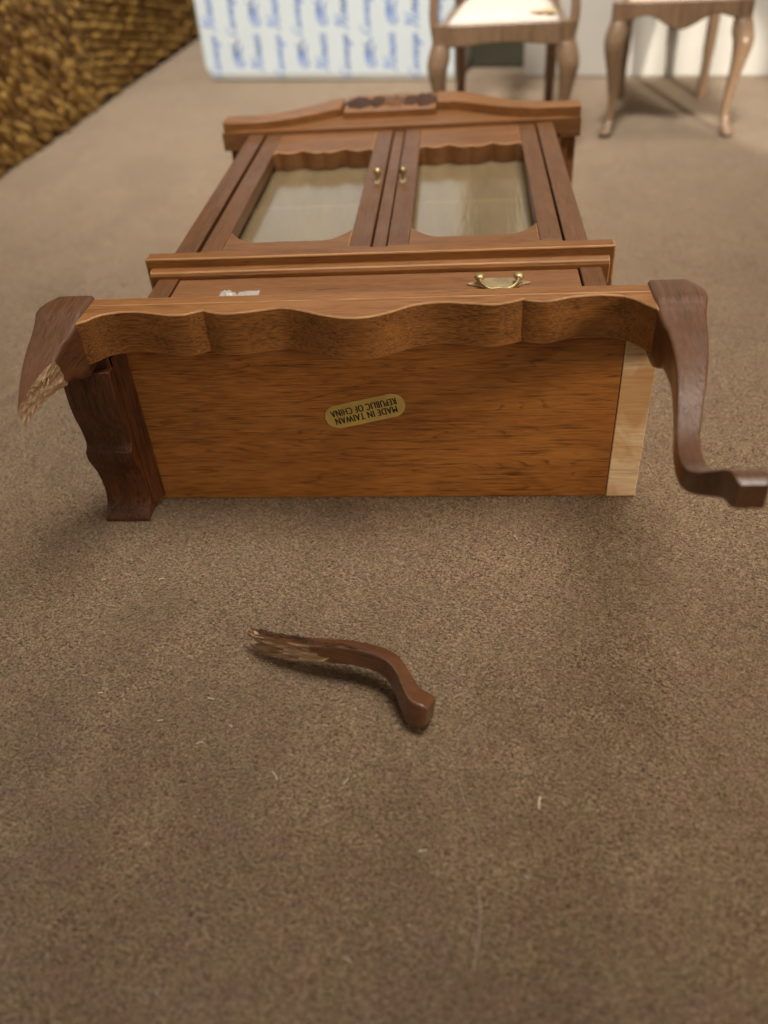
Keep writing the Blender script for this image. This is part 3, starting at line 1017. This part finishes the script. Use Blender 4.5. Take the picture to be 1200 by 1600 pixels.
wb = thing('white_box', 'plain cream white box standing behind the dining chair', 'box', (4.85, 33.75, 0), YB)
finish('box_body', prism(rbox(19, 18.0, 6, .08), 'y', 0, 6), 'cream', wb, bevel=.05)
ob_ = thing('dark_gap_backing', 'dark olive backing added to darken the gap between the pale boxes', 'box', (1.6, 36.4, 0), YB)  # added dark block, the gap's shade put into its colour
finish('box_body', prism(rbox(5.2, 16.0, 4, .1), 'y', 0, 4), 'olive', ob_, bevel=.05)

# ------------------------------------------------------------------ woven basket at the left
bk = thing('wicker_basket', 'golden brown woven wicker basket at the left edge', 'basket', (-16.9, 20, 0), math.radians(-3.8))
finish('basket_wall', box(-3.0, -.42, -6, 40, .05, 17), 'wicker_core', bk, bevel=.3)
rings = []
for (px, r) in ((-.62, .0), (-.60, .5), (-.45, .85), (-.2, 1.0), (.2, 1.0), (.45, .85), (.60, .5), (.62, .0)):
    rings.append([(.20 * r * math.cos(q), px, .27 * r * math.sin(q)) for q in [2 * math.pi * j / 8 for j in range(8)]])
strand_me = loft(rings[1:-1])
strand_me.materials.append(M['wicker'])
for p in strand_me.polygons:
    p.use_smooth = True
rnd = random.Random(11)
cnt = 0
extra_v, extra_f = [], []
cand = []
for row in range(37):
    for col in range(76):
        y = -4.5 + .52 * col + (.26 if row % 2 else 0)
        z = .22 + .42 * row
        yc = 12.0
        if y > yc:                                                    # the far part of the weave dips away
            z -= .20 * (y - yc)
        if z < .12 or z > 16:
            continue
        cand.append((y, z))
# nearest to the line of sight first: the 300 that the picture shows largest become parts of their own
def shows(y, z):
    P = Vector((-16.9 + .06 * y, 20 + y, z)) - CAM_LOC
    dd = P.dot(fw)
    u = 600 + FPX * P.dot(rt2) / dd
    w_ = 800 - FPX * P.dot(up2) / dd
    return -25 < u < 330 and -25 < w_ < 320
vis = [c for c in cand if shows(*c)]
rest = [c for c in cand if not shows(*c)]
vis.sort(key=lambda c: c[0])
rest = vis[300:] + rest
vis = vis[:300]
for (y, z) in vis:
    ob = bpy.data.objects.new('strand', strand_me)
    COL.objects.link(ob)
    ob.parent = bk
    ob.location = Vector((-.38 + rnd.uniform(-.14, .10), y + rnd.uniform(-.10, .10), z + rnd.uniform(-.09, .09))) * S
    tilt = -.80 if y < 12 else -.25
    ob.rotation_euler = (tilt + rnd.uniform(-.3, .3), rnd.uniform(-.25, .25), rnd.uniform(-.28, .28))
    k_ = rnd.uniform(.60, .82)
    ob.scale = (k_ * 1.1, k_ * rnd.uniform(.85, 1.15), k_ * rnd.uniform(.7, 1.0))
bv, bf = [], []
base_v = [vv.co.copy() / S for vv in strand_me.vertices]
base_f = [tuple(p.vertices) for p in strand_me.polygons]
for (y, z) in rest:
    b0 = len(bv)
    k_ = rnd.uniform(.60, .80)
    t_ = (-.80 if y < 12 else -.25) + rnd.uniform(-.3, .3)
    c_, s_ = math.cos(t_), math.sin(t_)
    ox = rnd.uniform(-.12, .08)
    for vv in base_v:
        a_, b_ = vv.y * k_, vv.z * k_ * .85
        bv.append((vv.x * k_ * 1.1 - .38 + ox, a_ * c_ - b_ * s_ + y, a_ * s_ + b_ * c_ + z))
    bf += [tuple(b0 + i for i in ff) for ff in base_f]
if bv:
    o = finish('weave', mesh(bv, bf), 'wicker', bk, smooth=60)
    o['kind'] = 'stuff'

# ------------------------------------------------------------------ lint and hairs on the suede
LINT = [(-4.9, -2.39), (-3.81, -2.37), (-4.09, -4.98), (-2.27, -5.06), (-2.97, -5.49), (-1.84, -5.57), (-2.26, -5.88), (-1.02, -6.4), (0.01, -6.47), (2.7, -6.73),
        (1.13, -7.48), (2.48, -7.8), (0.28, -8.89), (2.67, -1.23), (7.45, 7.31)]
ANG = [.2, .3, .1, -.2, .2, -.6, .5, -.9, 1.0, 1.4, .1, -.6, -.5, -1.0, .3, .2, .1, 1.3, .2, .4, .8]
WHERE = ['pale lint speck below the dark left side apron, the one nearer the left edge',
         'pale lint speck below the dark left side apron, the one nearer the broken leg piece',
         'pale lint speck far left of the broken leg piece, nearest the left edge',
         'pale lint speck left of the broken leg piece, the closest to its torn end',
         'pale lint speck lower left of the torn end, leftmost of a loose group of three',
         'pale lint speck lower left of the torn end, rightmost of a loose group of three',
         'pale lint speck lower left of the torn end, lowest of a loose group of three',
         'curved pale lint fibre directly below the torn end of the broken leg piece',
         'slanting pale lint fibre below the middle of the broken leg piece',
         'largest pale lint fibre, standing near upright right of the upper loose hair',
         'pale lint speck on the suede between the two loose hairs, to their left',
         'pale lint speck on the suede right of the gap between the two loose hairs',
         'pale lint speck lowest of all, near the bottom edge left of the lower hair',
         'pale lint speck close in front of the cabinet underside, right of centre',
         'pale lint speck beyond the knee of the whole right leg']
rnd = random.Random(21)
for (x, y), a in zip(LINT, ANG):
    L = rnd.uniform(.03, .06) * (1.6 if (x, y) in ((2.7, -6.73), (-1.02, -6.4), (0.01, -6.47)) else 1)
    pts = []
    for i in range(5):
        t_ = i / 4 - .5
        pts.append((x + math.cos(a) * t_ * L * 2 + math.sin(a) * .12 * L * t_ * t_ * 4, y + math.sin(a) * t_ * L * 2 - math.cos(a) * .12 * L * t_ * t_ * 4, .018 + .01 * i % .02))
    o = finish('lint_fibre', tube(spline(pts, 3), rnd.uniform(.009, .014), 5), 'lint')
    tag(o, WHERE[LINT.index((x, y))], 'lint', 'lint fibres on the suede')
o = finish('loose_hair', tube(spline([(1.6, -6.41, .02), (1.71, -6.82, .03), (1.85, -7.22, .02), (1.93, -7.36, .01)], 6), .007, 5), 'hair')
tag(o, 'long thin pale hair on the suede, the one nearer the broken leg piece', 'hair')
o = finish('loose_hair', tube(spline([(1.84, -7.95, .01), (1.87, -8.2, .03), (1.86, -8.5, .02), (1.77, -8.95, .015)], 6), .009, 5), 'hair')
tag(o, 'long thin pale hair on the suede, the one farther from the broken leg piece', 'hair')
